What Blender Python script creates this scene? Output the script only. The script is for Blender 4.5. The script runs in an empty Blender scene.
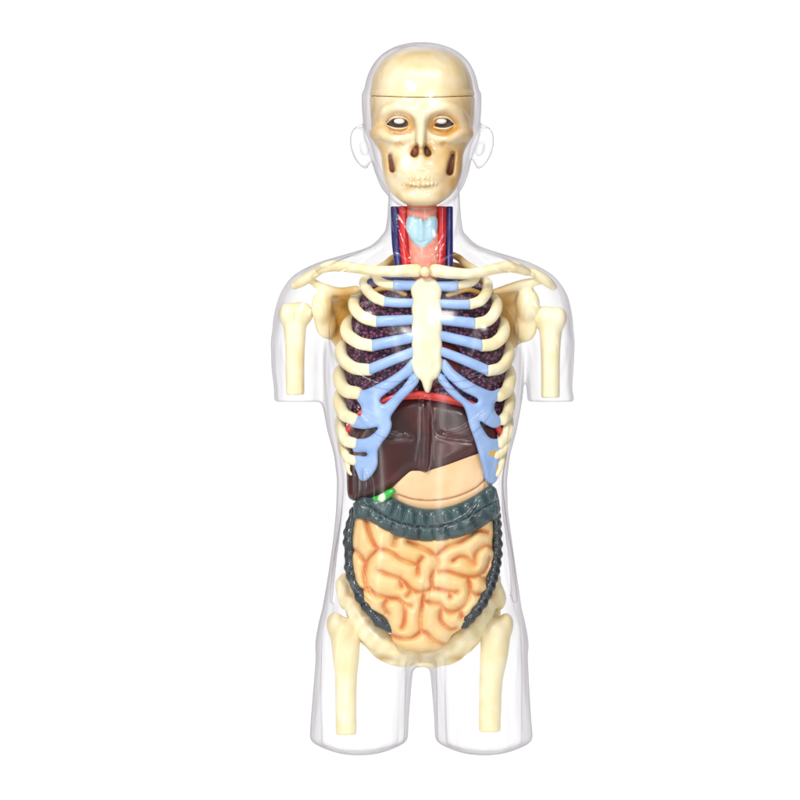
import bpy, math
import numpy as np
from mathutils import Vector

# ------------------------------------------------------------------ camera, world, lights
S = 0.001                      # one photo pixel = 1 mm at the model
GY = 757.0                     # row of the backdrop floor
scene = bpy.context.scene
cam_d = bpy.data.cameras.new("camera"); cam = bpy.data.objects.new("camera", cam_d)
scene.collection.objects.link(cam); scene.camera = cam
DIST = 8.0
cam.location = (0, -DIST, (GY - 400) * S)
cam.rotation_euler = (math.radians(90), 0, 0)
cam_d.sensor_width = 36; cam_d.lens = 36 * DIST / 0.8
cam_d.clip_start = 0.1; cam_d.clip_end = 60

w = bpy.data.worlds.new("World"); scene.world = w; w.use_nodes = True
bgn = w.node_tree.nodes['Background']
bgn.inputs[0].default_value = (0.95, 0.95, 1.0, 1); bgn.inputs[1].default_value = 0.27
scene.view_settings.view_transform = 'Standard'; scene.view_settings.look = 'None'
scene.view_settings.exposure = 0.0; scene.view_settings.gamma = 1.0
scene.cycles.transparent_max_bounces = 32
scene.cycles.max_bounces = 10
scene.cycles.use_denoising = True

def area(name, loc, tgt, sx, sy, power, col=(1, 1, 1)):
    l = bpy.data.lights.new(name, 'AREA'); l.shape = 'RECTANGLE'; l.size = sx; l.size_y = sy
    l.energy = power; l.color = col
    o = bpy.data.objects.new(name, l); scene.collection.objects.link(o)
    o.location = loc
    o.rotation_euler = (Vector(tgt) - Vector(loc)).to_track_quat('-Z', 'Y').to_euler()
    return o
area('softbox_key', (-0.60, -1.7, 1.55), (0, 0, 0.42), 0.42, 0.42, 25, (1, 0.985, 0.96))
area('softbox_second', (0.75, -2.2, 1.0), (0, 0, 0.35), 0.22, 0.22, 8, (1, 0.99, 0.98))
area('strip_right', (0.48, -2.6, 0.55), (0, 0, 0.35), 0.13, 1.7, 8)
area('overhead_added', (0, -0.75, 1.75), (0, 0, 0.3), 1.5, 0.4, 9.5, (1, 0.99, 0.97))  # unseen light added to raise highlights along the shell's ridges
area('strip_left', (-1.15, -2.1, 0.5), (0, 0, 0.35), 0.13, 1.6, 8)
area('softbox_side', (-1.9, -0.9, 0.45), (0, 0, 0.35), 0.30, 1.3, 5)

# ------------------------------------------------------------------ materials
def srgb(r, g, b):
    f = lambda c: (c / 255 / 12.92) if c / 255 <= 0.04045 else ((c / 255 + 0.055) / 1.055) ** 2.4
    return (f(r), f(g), f(b), 1)

def mat(name, c1, c2=None, rough=0.35, nscale=60, bump=0.15, bscale=250, wash_shade=None, coat=0.3, sss=0.0, spec=0.5):
    """two-tone noisy painted plastic; 'wash_shade' = colour of hand painting, or of shade and glint painted in, stored in the mesh attribute 'paint'"""
    m = bpy.data.materials.new(name); m.use_nodes = True
    nt = m.node_tree; N = nt.nodes; L = nt.links; p = N['Principled BSDF']
    tc = N.new('ShaderNodeTexCoord')
    no = N.new('ShaderNodeTexNoise'); no.inputs['Scale'].default_value = nscale; no.inputs['Detail'].default_value = 5
    L.new(tc.outputs['Object'], no.inputs['Vector'])
    cr = N.new('ShaderNodeValToRGB')
    cr.color_ramp.elements[0].position = 0.35; cr.color_ramp.elements[1].position = 0.65
    cr.color_ramp.elements[0].color = srgb(*(c2 or c1)); cr.color_ramp.elements[1].color = srgb(*c1)
    L.new(no.outputs[0], cr.inputs[0])
    out = cr.outputs[0]
    if wash_shade:
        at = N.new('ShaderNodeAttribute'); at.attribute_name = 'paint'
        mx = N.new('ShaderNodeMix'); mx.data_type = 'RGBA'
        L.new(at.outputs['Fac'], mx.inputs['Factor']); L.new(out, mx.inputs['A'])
        mx.inputs['B'].default_value = srgb(*wash_shade); out = mx.outputs['Result']
    L.new(out, p.inputs['Base Color'])
    p.inputs['Roughness'].default_value = rough
    p.inputs['Coat Weight'].default_value = coat; p.inputs['Coat Roughness'].default_value = 0.12
    p.inputs['Specular IOR Level'].default_value = spec
    if sss:
        p.inputs['Subsurface Weight'].default_value = sss
        p.inputs['Subsurface Scale'].default_value = 0.004
        p.inputs['Subsurface Radius'].default_value = (1, 0.6, 0.3)
    b = N.new('ShaderNodeTexNoise'); b.inputs['Scale'].default_value = bscale; b.inputs['Detail'].default_value = 3
    L.new(tc.outputs['Object'], b.inputs['Vector'])
    bn = N.new('ShaderNodeBump'); bn.inputs['Strength'].default_value = bump; bn.inputs['Distance'].default_value = 0.001
    L.new(b.outputs[0], bn.inputs['Height']); L.new(bn.outputs[0], p.inputs['Normal'])
    return m

M = {}
M['skull'] = mat('ivory_skull', (243, 229, 192), (229, 205, 152), 0.40, 38, 0.3, 90, wash_shade=(204, 142, 30), coat=0.5)  # mustard also carries shade painted onto the skull
M['bone'] = mat('cream_bone', (249, 240, 206), (240, 226, 176), 0.45, 42, 0.4, 80, wash_shade=(196, 144, 40), coat=0.15)  # mustard also serves as painted shade on ribs and pelvis
M['sternum'] = mat('sternum_bone', (247, 237, 206), (240, 226, 186), 0.45, 45, 0.3, 120, coat=0.1)
M['teeth'] = mat('tooth_white', (242, 228, 190), (226, 198, 138), 0.35, 120, 0.05)
M['cart'] = mat('cartilage_blue', (160, 190, 232), (144, 177, 226), 0.4, 60, 0.35, 110, coat=0.2, wash_shade=(232, 182, 62))
M['larynx'] = mat('larynx_blue', (186, 220, 232), (168, 208, 226), 0.35, 70, 0.1)
M['liver'] = mat('liver_brown', (76, 16, 13), (48, 8, 8), 0.30, 38, 0.3, 60, coat=0.25)
M['stomach'] = mat('stomach_tan', (240, 204, 156), (233, 190, 136), 0.42, 35, 0.2, 90, wash_shade=(150, 82, 50), coat=0.1)
M['gall'] = mat('gallbladder_green', (46, 190, 62), (34, 165, 48), 0.25, 80, 0.1, wash_shade=(225, 240, 200), coat=0.5)
M['colon'] = mat('colon_teal', (60, 88, 90), (42, 64, 68), 0.34, 60, 0.3, 100, wash_shade=(22, 32, 38), coat=0.4)
M['gut'] = mat('intestine_orange', (243, 210, 152), (236, 193, 122), 0.42, 40, 0.25, 110, wash_shade=(212, 108, 48), coat=0.2)
M['red'] = mat('artery_red', (212, 12, 10), (190, 6, 8), 0.35, 60, 0.1, coat=0.15)
M['diaph'] = mat('diaphragm_red', (226, 62, 50), (205, 40, 36), 0.35, 60, 0.2, coat=0.3)
M['blue'] = mat('vein_blue', (24, 28, 122), (16, 18, 92), 0.35, 60, 0.1, coat=0.15)
M['throat'] = mat('throat_pink', (240, 160, 136), (230, 138, 116), 0.45, 80, 0.35, 150, coat=0.1)
M['heart'] = mat('heart_red', (150, 44, 34), (110, 30, 26), 0.3, 50, 0.25, 120, coat=0.4)
M['socket'] = mat('socket_brown', (70, 30, 14), (40, 14, 8), 0.5, 80, 0.1, coat=0.05)
M['hollow_shade'] = mat('shade_brown', (118, 62, 22), (72, 30, 14), 0.5, 70, 0.2, coat=0.05)  # stands in for the shade inside nose and cheek holes
M['eye'] = mat('eye_white', (250, 248, 246), (235, 232, 230), 0.15, 80, 0.0, coat=1.0)

def lung_mat():
    m = bpy.data.materials.new('lung_purple'); m.use_nodes = True
    N = m.node_tree.nodes; L = m.node_tree.links; p = N['Principled BSDF']
    tc = N.new('ShaderNodeTexCoord'); v = N.new('ShaderNodeTexVoronoi'); v.feature = 'F1'
    v.inputs['Scale'].default_value = 265; v.inputs['Randomness'].default_value = 0.75
    L.new(tc.outputs['Object'], v.inputs['Vector'])
    cr = N.new('ShaderNodeValToRGB'); e = cr.color_ramp.elements
    e[0].position = 0.1; e[0].color = srgb(160, 92, 128); e[1].position = 0.62; e[1].color = srgb(26, 4, 24)
    k = e.new(0.4); k.color = srgb(100, 44, 78)
    L.new(v.outputs['Distance'], cr.inputs[0])
    L.new(cr.outputs[0], p.inputs['Base Color'])
    mp = N.new('ShaderNodeMath'); mp.operation = 'MULTIPLY'; mp.inputs[1].default_value = -1
    L.new(v.outputs['Distance'], mp.inputs[0])
    b = N.new('ShaderNodeBump'); b.inputs['Strength'].default_value = 0.9; b.inputs['Distance'].default_value = 0.002
    L.new(mp.outputs[0], b.inputs['Height']); L.new(b.outputs[0], p.inputs['Normal'])
    p.inputs['Roughness'].default_value = 0.5; p.inputs['Specular IOR Level'].default_value = 0.25
    return m
M['lung'] = lung_mat()

def shell_mat():
    """clear moulded plastic: light crosses more plastic where the wall is seen edge-on, so it is greyer there"""
    m = bpy.data.materials.new('clear_plastic'); m.use_nodes = True
    N = m.node_tree.nodes; L = m.node_tree.links
    for n in list(N): N.remove(n)
    out = N.new('ShaderNodeOutputMaterial')
    lw = N.new('ShaderNodeLayerWeight'); lw.inputs['Blend'].default_value = 0.5
    cr = N.new('ShaderNodeValToRGB'); e = cr.color_ramp.elements
    e[0].position = 0.0; e[0].color = (0.992, 0.992, 0.992, 1)
    e[1].position = 1.0; e[1].color = (0.62, 0.59, 0.62, 1)
    k = e.new(0.3); k.color = (0.945, 0.940, 0.945, 1)
    k = e.new(0.55); k.color = (0.835, 0.822, 0.837, 1)
    k = e.new(0.8); k.color = (0.70, 0.68, 0.702, 1)
    L.new(lw.outputs['Facing'], cr.inputs[0])
    t = N.new('ShaderNodeBsdfTransparent'); L.new(cr.outputs[0], t.inputs[0])
    g = N.new('ShaderNodeBsdfGlossy'); g.inputs['Roughness'].default_value = 0.15
    tc = N.new('ShaderNodeTexCoord'); no = N.new('ShaderNodeTexNoise'); no.inputs['Scale'].default_value = 30
    mpn = N.new('ShaderNodeMapping'); mpn.inputs['Scale'].default_value = (1, 1, 0.22)
    L.new(tc.outputs['Object'], mpn.inputs['Vector']); L.new(mpn.outputs[0], no.inputs['Vector'])
    no.inputs['Scale'].default_value = 30; no.inputs['Detail'].default_value = 2.0
    b2 = N.new('ShaderNodeBump'); b2.inputs['Strength'].default_value = 1.0; b2.inputs['Distance'].default_value = 0.0085; L.new(no.outputs[0], b2.inputs['Height'])
    b = N.new('ShaderNodeBump'); b.inputs['Strength'].default_value = 0.25; b.inputs['Distance'].default_value = 0.002
    L.new(no.outputs[0], b.inputs['Height']); L.new(b.outputs[0], g.inputs['Normal']); L.new(b2.outputs[0], lw.inputs['Normal'])
    pw = N.new('ShaderNodeMath'); pw.operation = 'POWER'; pw.inputs[1].default_value = 4.5
    L.new(lw.outputs['Facing'], pw.inputs[0])
    mul = N.new('ShaderNodeMath'); mul.operation = 'MULTIPLY_ADD'; mul.use_clamp = True
    mul.inputs[1].default_value = 0.35; mul.inputs[2].default_value = 0.029
    L.new(pw.outputs[0], mul.inputs[0])
    mx = N.new('ShaderNodeMixShader'); L.new(mul.outputs[0], mx.inputs[0])
    L.new(t.outputs[0], mx.inputs[1]); L.new(g.outputs[0], mx.inputs[2]); L.new(mx.outputs[0], out.inputs[0])
    return m
M['shell'] = shell_mat()

# ------------------------------------------------------------------ volume modelling (fields in photo pixels: x right, y down, z towards viewer)
def smin(a, b, k):
    if k <= 0: return np.minimum(a, b)
    h = np.maximum(k - np.abs(a - b), 0) / k
    return np.minimum(a, b) - h * h * k * 0.25

class F:
    def __init__(s, x0, x1, y0, y1, z0, z1, h=1.0):
        s.h = h; s.o = np.array([x0, y0, z0], np.float32)
        s.ax = [np.arange(a, b + h, h, dtype=np.float32) for a, b in ((x0, x1), (y0, y1), (z0, z1))]
        s.f = np.full([len(a) for a in s.ax], 40.0, np.float32)
    def sl(s, bb):
        r = []
        for i in range(3):
            if bb is None: r.append(slice(0, len(s.ax[i]))); continue
            a = int(np.clip(np.searchsorted(s.ax[i], bb[2 * i]), 0, len(s.ax[i])))
            b = int(np.clip(np.searchsorted(s.ax[i], bb[2 * i + 1]), 0, len(s.ax[i])))
            r.append(slice(a, max(b, a)))
        return tuple(r)
    def g(s, r):
        return (s.ax[0][r[0]][:, None, None], s.ax[1][r[1]][None, :, None], s.ax[2][r[2]][None, None, :])
    def add(s, fn, bb=None, k=0.0):
        r = s.sl(bb)
        if min(x.stop - x.start for x in r) <= 0: return s
        s.f[r] = smin(s.f[r], fn(*s.g(r)), k); return s
    def cut(s, fn, bb=None, k=0.0):
        r = s.sl(bb)
        if min(x.stop - x.start for x in r) <= 0: return s
        s.f[r] = -smin(-s.f[r], fn(*s.g(r)), k); return s
    def ell(s, c, rad, k=0.0, cut=False, rz=0.0):
        ca, sa = math.cos(math.radians(rz)), math.sin(math.radians(rz))
        def fn(X, Y, Z):
            dx, dy, dz = X - c[0], Y - c[1], Z - c[2]
            u = dx * ca + dy * sa; v = -dx * sa + dy * ca
            k0 = np.sqrt((u / rad[0]) ** 2 + (v / rad[1]) ** 2 + (dz / rad[2]) ** 2)
            k1 = np.sqrt((u / rad[0] ** 2) ** 2 + (v / rad[1] ** 2) ** 2 + (dz / rad[2] ** 2) ** 2) + 1e-6
            return (k0 * (k0 - 1) / k1).astype(np.float32)
        R = max(rad[0], rad[1]) if rz else None; q = k + 3
        bb = (c[0] - (R or rad[0]) - q, c[0] + (R or rad[0]) + q, c[1] - (R or rad[1]) - q, c[1] + (R or rad[1]) + q, c[2] - rad[2] - q, c[2] + rad[2] + q)
        return (s.cut if cut else s.add)(fn, bb, k)
    def cap(s, a, b, ra, rb=None, k=0.0, cut=False, fz=1.0):
        rb = ra if rb is None else rb
        a = np.array(a, float); b = np.array(b, float); d = b - a; dd = d[0] ** 2 + d[1] ** 2 + (d[2] / fz) ** 2 + 1e-9
        def fn(X, Y, Z):
            px, py, pz = X - a[0], Y - a[1], (Z - a[2]) / fz
            t = np.clip((px * d[0] + py * d[1] + pz * d[2] / fz) / dd, 0, 1)
            return (np.sqrt((px - t * d[0]) ** 2 + (py - t * d[1]) ** 2 + (pz - t * d[2] / fz) ** 2) - (ra + (rb - ra) * t)).astype(np.float32)
        q = max(ra, rb) + k + 3; lo = np.minimum(a, b) - q; hi = np.maximum(a, b) + q
        if fz > 1: lo[2] -= q * (fz - 1); hi[2] += q * (fz - 1)
        return (s.cut if cut else s.add)(fn, (lo[0], hi[0], lo[1], hi[1], lo[2] , hi[2]), k)
    def tube(s, pts, rad, k=0.0, cut=False, fz=1.0, n=5, smooth=True):
        P = np.array(pts, float); Rr = np.array([rad] * len(P) if np.isscalar(rad) else rad, float)
        if smooth: Q = spline(np.c_[P, Rr], n)
        else: Q = np.c_[P, Rr]
        tmp = F.__new__(F); tmp.ax = s.ax; tmp.h = s.h
        tmp.f = np.full_like(s.f, 40.0) if k > 0 else s.f
        tgt = tmp if k > 0 else s
        for i in range(len(Q) - 1):
            tgt.cap(Q[i, :3], Q[i + 1, :3], Q[i, 3], Q[i + 1, 3], 0, False if k > 0 else cut, fz)
        if k > 0:
            s.f = -smin(-s.f, tmp.f, k) if cut else smin(s.f, tmp.f, k)
        return s
    def blur(s, n=1):
        for _ in range(n):
            for a in range(3):
                f = s.f; g = f.copy(); i = [slice(None)] * 3; j = list(i); l = list(i)
                i[a] = slice(1, -1); j[a] = slice(0, -2); l[a] = slice(2, None)
                g[tuple(i)] = 0.5 * f[tuple(i)] + 0.25 * (f[tuple(j)] + f[tuple(l)]); s.f = g
        return s

def spline(P, n):
    P = np.asarray(P, float)
    if len(P) < 3: return P
    E = np.vstack([2 * P[0] - P[1], P, 2 * P[-1] - P[-2]]); o = []
    for i in range(1, len(E) - 2):
        for t in np.linspace(0, 1, n, endpoint=False):
            a, b, c, d = E[i - 1], E[i], E[i + 1], E[i + 2]
            o.append(0.5 * (2 * b + (c - a) * t + (2 * a - 5 * b + 4 * c - d) * t * t + (3 * b - a - 3 * c + d) * t ** 3))
    o.append(P[-1]); return np.array(o)

def nets(f, o, h):
    """surface nets: returns vertices (photo px) and quads"""
    ins = f < 0
    c = ins[:-1, :-1, :-1].astype(np.int8)
    cnt = np.zeros_like(c)
    for i in (0, 1):
        for j in (0, 1):
            for k in (0, 1):
                cnt += ins[i:ins.shape[0] - 1 + i, j:ins.shape[1] - 1 + j, k:ins.shape[2] - 1 + k]
    act = (cnt > 0) & (cnt < 8)
    I = np.argwhere(act)
    idx = np.full(act.shape, -1, np.int32); idx[act] = np.arange(len(I))
    off = [(i, j, k) for i in (0, 1) for j in (0, 1) for k in (0, 1)]
    val = {q: f[I[:, 0] + q[0], I[:, 1] + q[1], I[:, 2] + q[2]] for q in off}
    acc = np.zeros((len(I), 3)); n = np.zeros(len(I))
    for q in off:
        for a in range(3):
            if q[a]: continue
            r = list(q); r[a] = 1; r = tuple(r)
            va, vb = val[q], val[r]; cr = (va < 0) != (vb < 0)
            t = np.where(cr, va / np.where(cr, va - vb, 1), 0)
            p = np.tile(np.array(q, float), (len(I), 1)); p[:, a] = t
            acc[cr] += p[cr]; n += cr
    V = (I + acc / n[:, None]) * h + o
    quads = []
    for a in range(3):
        b, c2 = (a + 1) % 3, (a + 2) % 3
        lo = [slice(None)] * 3; hi = [slice(None)] * 3; lo[a] = slice(0, -1); hi[a] = slice(1, None)
        s0, s1 = ins[tuple(lo)], ins[tuple(hi)]
        E = np.argwhere(s0 != s1)
        m = (E[:, b] > 0) & (E[:, c2] > 0) & (E[:, b] < act.shape[b]) & (E[:, c2] < act.shape[c2])
        E = E[m]; fl = s0[E[:, 0], E[:, 1], E[:, 2]]
        def cell(db, dc):
            Q = E.copy(); Q[:, b] -= db; Q[:, c2] -= dc
            return idx[Q[:, 0], Q[:, 1], Q[:, 2]]
        q = np.stack([cell(1, 1), cell(0, 1), cell(0, 0), cell(1, 0)], 1)
        q[~fl] = q[~fl][:, ::-1]
        quads.append(q)
    Q = np.vstack(quads); Q = Q[(Q >= 0).all(1)]
    return V, Q

def relax(V, Q, it, lam=0.5):
    for _ in range(it):
        acc = np.zeros_like(V); n = np.zeros(len(V))
        for i in range(4):
            a, b = Q[:, i], Q[:, (i + 1) % 4]
            for d in range(3):
                acc[:, d] += np.bincount(a, V[b, d], len(V)) + np.bincount(b, V[a, d], len(V))
            n += np.bincount(a, minlength=len(V)) + np.bincount(b, minlength=len(V))
        V = V + lam * (acc / np.maximum(n, 1)[:, None] - V)
    return V

ROOT = None
def link_mesh(name, V, Q, m, parent, paint=None):
    W = np.empty_like(V); W[:, 0] = (V[:, 0] - 400) * S; W[:, 1] = -V[:, 2] * S; W[:, 2] = (GY - V[:, 1]) * S
    ro = np.array(ROOT.location) if parent is not None else np.zeros(3)
    W = W - ro
    me = bpy.data.meshes.new(name); me.vertices.add(len(W)); me.vertices.foreach_set('co', W.astype(np.float32).ravel())
    Q = Q[:, ::-1]     # (x, y down, z) -> (x, -z, up) keeps handedness of this winding reversed
    me.loops.add(Q.size); me.loops.foreach_set('vertex_index', Q.astype(np.int32).ravel())
    me.polygons.add(len(Q)); me.polygons.foreach_set('loop_start', np.arange(0, Q.size, 4, dtype=np.int32))
    me.polygons.foreach_set('loop_total', np.full(len(Q), 4, np.int32))
    me.update(calc_edges=True); me.validate()
    me.polygons.foreach_set('use_smooth', np.ones(len(me.polygons), bool))
    if paint is not None:
        at = me.attributes.new('paint', 'FLOAT', 'POINT'); at.data.foreach_set('value', paint.astype(np.float32))
    me.materials.append(m)
    o = bpy.data.objects.new(name, me); scene.collection.objects.link(o)
    if parent is not None: o.parent = parent
    return o

def build(name, fld, m, parent, paint=None, it=2, label=None):
    V, Q = nets(fld.f, fld.o, fld.h)
    V = relax(V, Q, it)
    o = link_mesh(name, V, Q, m, parent, None if paint is None else np.clip(paint(V), 0, 1))
    if label: o['label'] = label
    return o

# ---- 2-D helpers
def seg_dist(X, Y, pl):
    d = np.full(np.broadcast(X, Y).shape, 1e6, np.float32)
    for (x0, y0), (x1, y1) in zip(pl[:-1], pl[1:]):
        ex, ey = x1 - x0, y1 - y0; L = ex * ex + ey * ey + 1e-9
        t = np.clip(((X - x0) * ex + (Y - y0) * ey) / L, 0, 1)
        d = np.minimum(d, np.hypot(X - x0 - t * ex, Y - y0 - t * ey))
    return d
def poly_sd(X, Y, P):
    P = list(P); d = seg_dist(X, Y, P + [P[0]]); ins = np.zeros(d.shape, bool)
    for (x0, y0), (x1, y1) in zip(P, P[1:] + P[:1]):
        c = (y0 > Y) != (y1 > Y)
        xi = (x1 - x0) * (Y - y0) / ((y1 - y0) if y1 != y0 else 1e-9) + x0
        ins ^= c & (X < xi)
    return np.where(ins, -d, d)
def sm(pl, n=4, closed=False):
    P = np.array(pl, float)
    if closed:
        Q = spline(np.vstack([P[-2:], P, P[:2]]), n); return [tuple(p) for p in Q[2 * n:2 * n + len(P) * n]]
    return [tuple(p) for p in spline(P, n)]
def creases_dist(X, Y, cs):
    d = np.full(np.broadcast(X, Y).shape, 1e6, np.float32)
    for c in cs: d = np.minimum(d, seg_dist(X, Y, sm(c)))
    return d
def slab(P, z0, H, R, thick, h=0.8, creases=(), Rc=None, Hc=None, wig=0.0):
    """solid with outline P; front face z0(x,y) rises by H over a width R from the outline and falls along creases"""
    xs = [p[0] for p in P]; ys = [p[1] for p in P]
    xa = np.arange(min(xs) - 3, max(xs) + 3, h, dtype=np.float32); ya = np.arange(min(ys) - 3, max(ys) + 3, h, dtype=np.float32)
    X, Y = np.meshgrid(xa, ya, indexing='ij')
    sd = poly_sd(X, Y, P); zz = z0(X, Y) + 0 * X
    e = np.clip(-sd / R, 0, 1); top = zz + H * np.sqrt(np.maximum(1 - (1 - e) ** 2, 0))
    if len(creases):
        cd = creases_dist(X, Y, creases); Rc = Rc or R; Hc = Hc or H
        ec = np.clip(cd / Rc, 0, 1); top = top - Hc * (1 - np.sqrt(np.maximum(1 - (1 - ec) ** 2, 0)))
    if wig: top = top + wig * (np.sin(X * 0.31 + Y * 0.17) + np.sin(Y * 0.27 - X * 0.13 + 2)) * 0.5
    lo = float(np.min(zz[sd < 2])) - thick - 3; hi = float(np.max(top[sd < 2])) + 3
    f = F(float(xa[0]), float(xa[-1]) - h * .5, float(ya[0]), float(ya[-1]) - h * .5, lo, hi, h)
    nx, ny = f.f.shape[:2]; X3 = top[:nx, :ny, None]; Z = f.ax[2][None, None, :]
    f.f = np.maximum(np.maximum(sd[:nx, :ny, None], (Z - X3) * 0.8), (zz[:nx, :ny, None] - thick) - Z).astype(np.float32)
    return f

# ------------------------------------------------------------------ setting: white sweep, made to glow for an even white
ROOT = bpy.data.objects.new('anatomical_model', None); scene.collection.objects.link(ROOT)
ROOT.location = ((421.5 - 400) * S, 0, 0)
ROOT['label'] = 'clear plastic human torso model with ivory skull, bones and coloured organs inside'
ROOT['category'] = 'anatomical model'
def backdrop():
    prof = [(-1.15, -0.0015), (0.5, -0.0015)]
    prof += [(0.5 + 0.5 * math.sin(a), 0.4985 - 0.5 * math.cos(a)) for a in np.linspace(0.1, math.pi / 2, 12)]
    prof += [(1.0, 1.5)]
    V = []; Q = []
    for i, (y, z) in enumerate(prof): V += [(-0.95, y, z), (0.95, y, z)]
    for i in range(len(prof) - 1): Q.append((2 * i, 2 * i + 1, 2 * i + 3, 2 * i + 2))
    me = bpy.data.meshes.new('backdrop'); me.from_pydata(V, [], Q)
    for p in me.polygons: p.use_smooth = True
    m = bpy.data.materials.new('glowing_white_sweep'); m.use_nodes = True
    p = m.node_tree.nodes['Principled BSDF']; p.inputs['Base Color'].default_value = (0.1, 0.1, 0.1, 1); p.inputs['Roughness'].default_value = 0.9
    p.inputs['Specular IOR Level'].default_value = 0
    p.inputs['Emission Color'].default_value = (1, 1, 1, 1); p.inputs['Emission Strength'].default_value = 1.0  # glow added so the sweep stays pure white without shadows
    me.materials.append(m); o = bpy.data.objects.new('backdrop', me); scene.collection.objects.link(o); o['kind'] = 'structure'
backdrop()

# ------------------------------------------------------------------ clear shell
def rows(tab):
    T = np.array(tab, float); ys = np.arange(T[0, 0], T[-1, 0] + 0.5, 1.0)
    out = []
    for c in range(1, T.shape[1]):
        v = np.interp(ys, T[:, 0], T[:, c]); kk = 7
        vp = np.pad(v, kk, mode='reflect', reflect_type='odd'); v = np.convolve(vp, np.hanning(2 * kk + 3)[1:-1] / np.hanning(2 * kk + 3).sum(), 'same')[kk:-kk]
        out.append(v)
    return ys, out
class Prof:
    """body of stacked superellipses: table of y, left x, right x, back z, front z"""
    def __init__(s, tab, n=2.3): s.ys, (s.l, s.r, s.b, s.t) = rows(tab); s.n = n
    def __call__(s, X, Y, Z):
        yy = np.asarray(Y).ravel(); sh = np.asarray(Y).shape
        L, Rr, B, T = [np.interp(yy, s.ys, v).reshape(sh) for v in (s.l, s.r, s.b, s.t)]
        cx, wx, cz, wz = (L + Rr) / 2, (Rr - L) / 2, (B + T) / 2, (T - B) / 2
        q = (np.abs((X - cx) / wx) ** s.n + np.abs((Z - cz) / wz) ** s.n) ** (1 / s.n)
        g = (q - 1) * np.minimum(wx, wz)
        return np.maximum(g, np.maximum(s.ys[0] - Y, Y - s.ys[-1])).astype(np.float32)
    def front(s, x, y):
        L, Rr, B, T = [float(np.interp(y, s.ys, v)) for v in (s.l, s.r, s.b, s.t)]
        u = min(abs(x - (L + Rr) / 2) / ((Rr - L) / 2), 0.98)
        return (B + T) / 2 + (T - B) / 2 * (1 - u ** s.n) ** (1 / s.n)

TORSO = Prof([(238, 383, 466, -34, 26), (246, 372, 478, -38, 28), (253, 350, 500, -42, 32), (259, 327, 522, -46, 36), (265, 309, 538, -50, 41),
              (275, 300, 547, -54, 48), (290, 303, 543, -58, 55), (310, 315, 530, -62, 61), (340, 320, 525, -64, 66), (370, 321, 524, -64, 68),
              (402, 322, 522, -62, 66), (430, 327, 517, -58, 64), (455, 334, 510, -54, 62), (480, 337, 507, -52, 61), (510, 336, 508, -54, 61),
              (540, 333, 512, -58, 61), (575, 328, 517, -64, 60), (610, 322, 522, -68, 58), (636, 318, 526, -66, 54), (650, 318, 526, -58, 48), (660, 330, 512, -40, 32), (667, 360, 482, -18, 12)], 2.35)
NECK = Prof([(170, 392, 456, -52, 30), (200, 388, 460, -46, 32), (215, 387.5, 461, -42, 32), (232, 385, 463, -38, 32), (252, 372, 476, -40, 34)], 2.2)
LEGL = Prof([(596, 334, 404, -44, 34), (618, 322, 414, -58, 48), (640, 317, 417, -58, 48), (680, 314, 412, -52, 46), (715, 311, 409, -50, 46), (738, 309.5, 408, -49, 46), (757, 311, 407, -48, 45)], 2.25)
LEGR = Prof([(596, 438, 510, -44, 34), (618, 428, 522, -58, 48), (640, 427, 527, -58, 48), (680, 431, 529, -52, 46), (715, 434, 531, -50, 46), (738, 435, 533, -49, 46), (757, 436, 532, -48, 45)], 2.25)
ARML = Prof([(292, 300, 318, -12, 12), (304, 284, 322, -28, 28), (318, 276, 322, -36, 36), (340, 270.5, 321, -35, 35), (370, 271.5, 321, -32, 32), (388, 274, 321, -30, 30), (403, 274, 321, -30, 30)], 2.2)
ARMR = Prof([(292, 530, 548, -12, 12), (304, 524, 560, -28, 28), (318, 524, 569, -36, 36), (340, 526, 575, -35, 35), (370, 527, 573.5, -32, 32), (388, 528, 572, -30, 30), (403, 528, 575, -30, 30)], 2.2)
FACE = Prof([(96, 365, 477, -60, 48), (120, 366, 477, -56, 52), (140, 368, 475, -50, 54), (158, 371, 471, -44, 55), (172, 376, 466, -38, 55), (184, 383, 460, -30, 54), (194, 392, 452, -20, 51), (202, 404, 440, -8, 45), (207, 414, 430, 5, 36)], 2.15)

SK = Prof([(90, 371.5, 473, -50, 40), (100, 371.5, 473, -50, 43), (115, 372.5, 472.5, -46, 45), (128, 371.5, 473, -40, 45), (134, 370.5, 473.5, -34, 45), (140, 371.5, 471.5, -28, 45),
           (147, 377, 466.5, -20, 45), (155, 381, 463, -14, 46), (170, 382.5, 462.5, -10, 46), (180, 384.5, 460, -6, 46), (188, 387, 457, 0, 45), (196, 393, 451, 6, 43), (203, 402, 442, 14, 39), (209, 413, 431, 22, 33)], 2.2)
def skull_mass(f, q, k):
    def cran(X, Y, Z):
        a = (np.abs((X - 422) / (51.8 + q)) ** 2.6 + np.abs((Y - 100) / (52.0 + q)) ** 2.6) ** (1 / 2.6)
        v = (a ** 2.2 + np.abs((Z + 9) / (55 + q)) ** 2.2) ** (1 / 2.2)
        return ((v - 1) * (50 + q)).astype(np.float32)
    f.add(cran, (360, 484, 36, 164, -76, 60), k)
    f.add(lambda X, Y, Z: SK(X, Y, Z) - q, (360, 484, 92, 207, -60, 70), k)
    for mx in (lambda x: x, lambda x: 842.5 - x):
        f.tube([(mx(379), 122, 24), (mx(385), 113, 36), (mx(397), 108.5, 43), (mx(412), 113, 45)], [3.5 + q, 4.5 + q, 4.6 + q, 4.5 + q], 7)
        f.tube([(mx(375), 134, 22), (mx(382), 134, 34), (mx(392), 138.5, 41), (mx(403), 140, 44), (mx(411), 137, 44)], [5 + q, 5.5 + q, 5 + q, 4 + q, 3 + q], 7)
    f.ell((421, 170, 41), (25 + q, 15 + q, 10 + q), 8); f.ell((421, 198, 36), (20 + q, 8 + q, 10 + q), 6)

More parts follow.
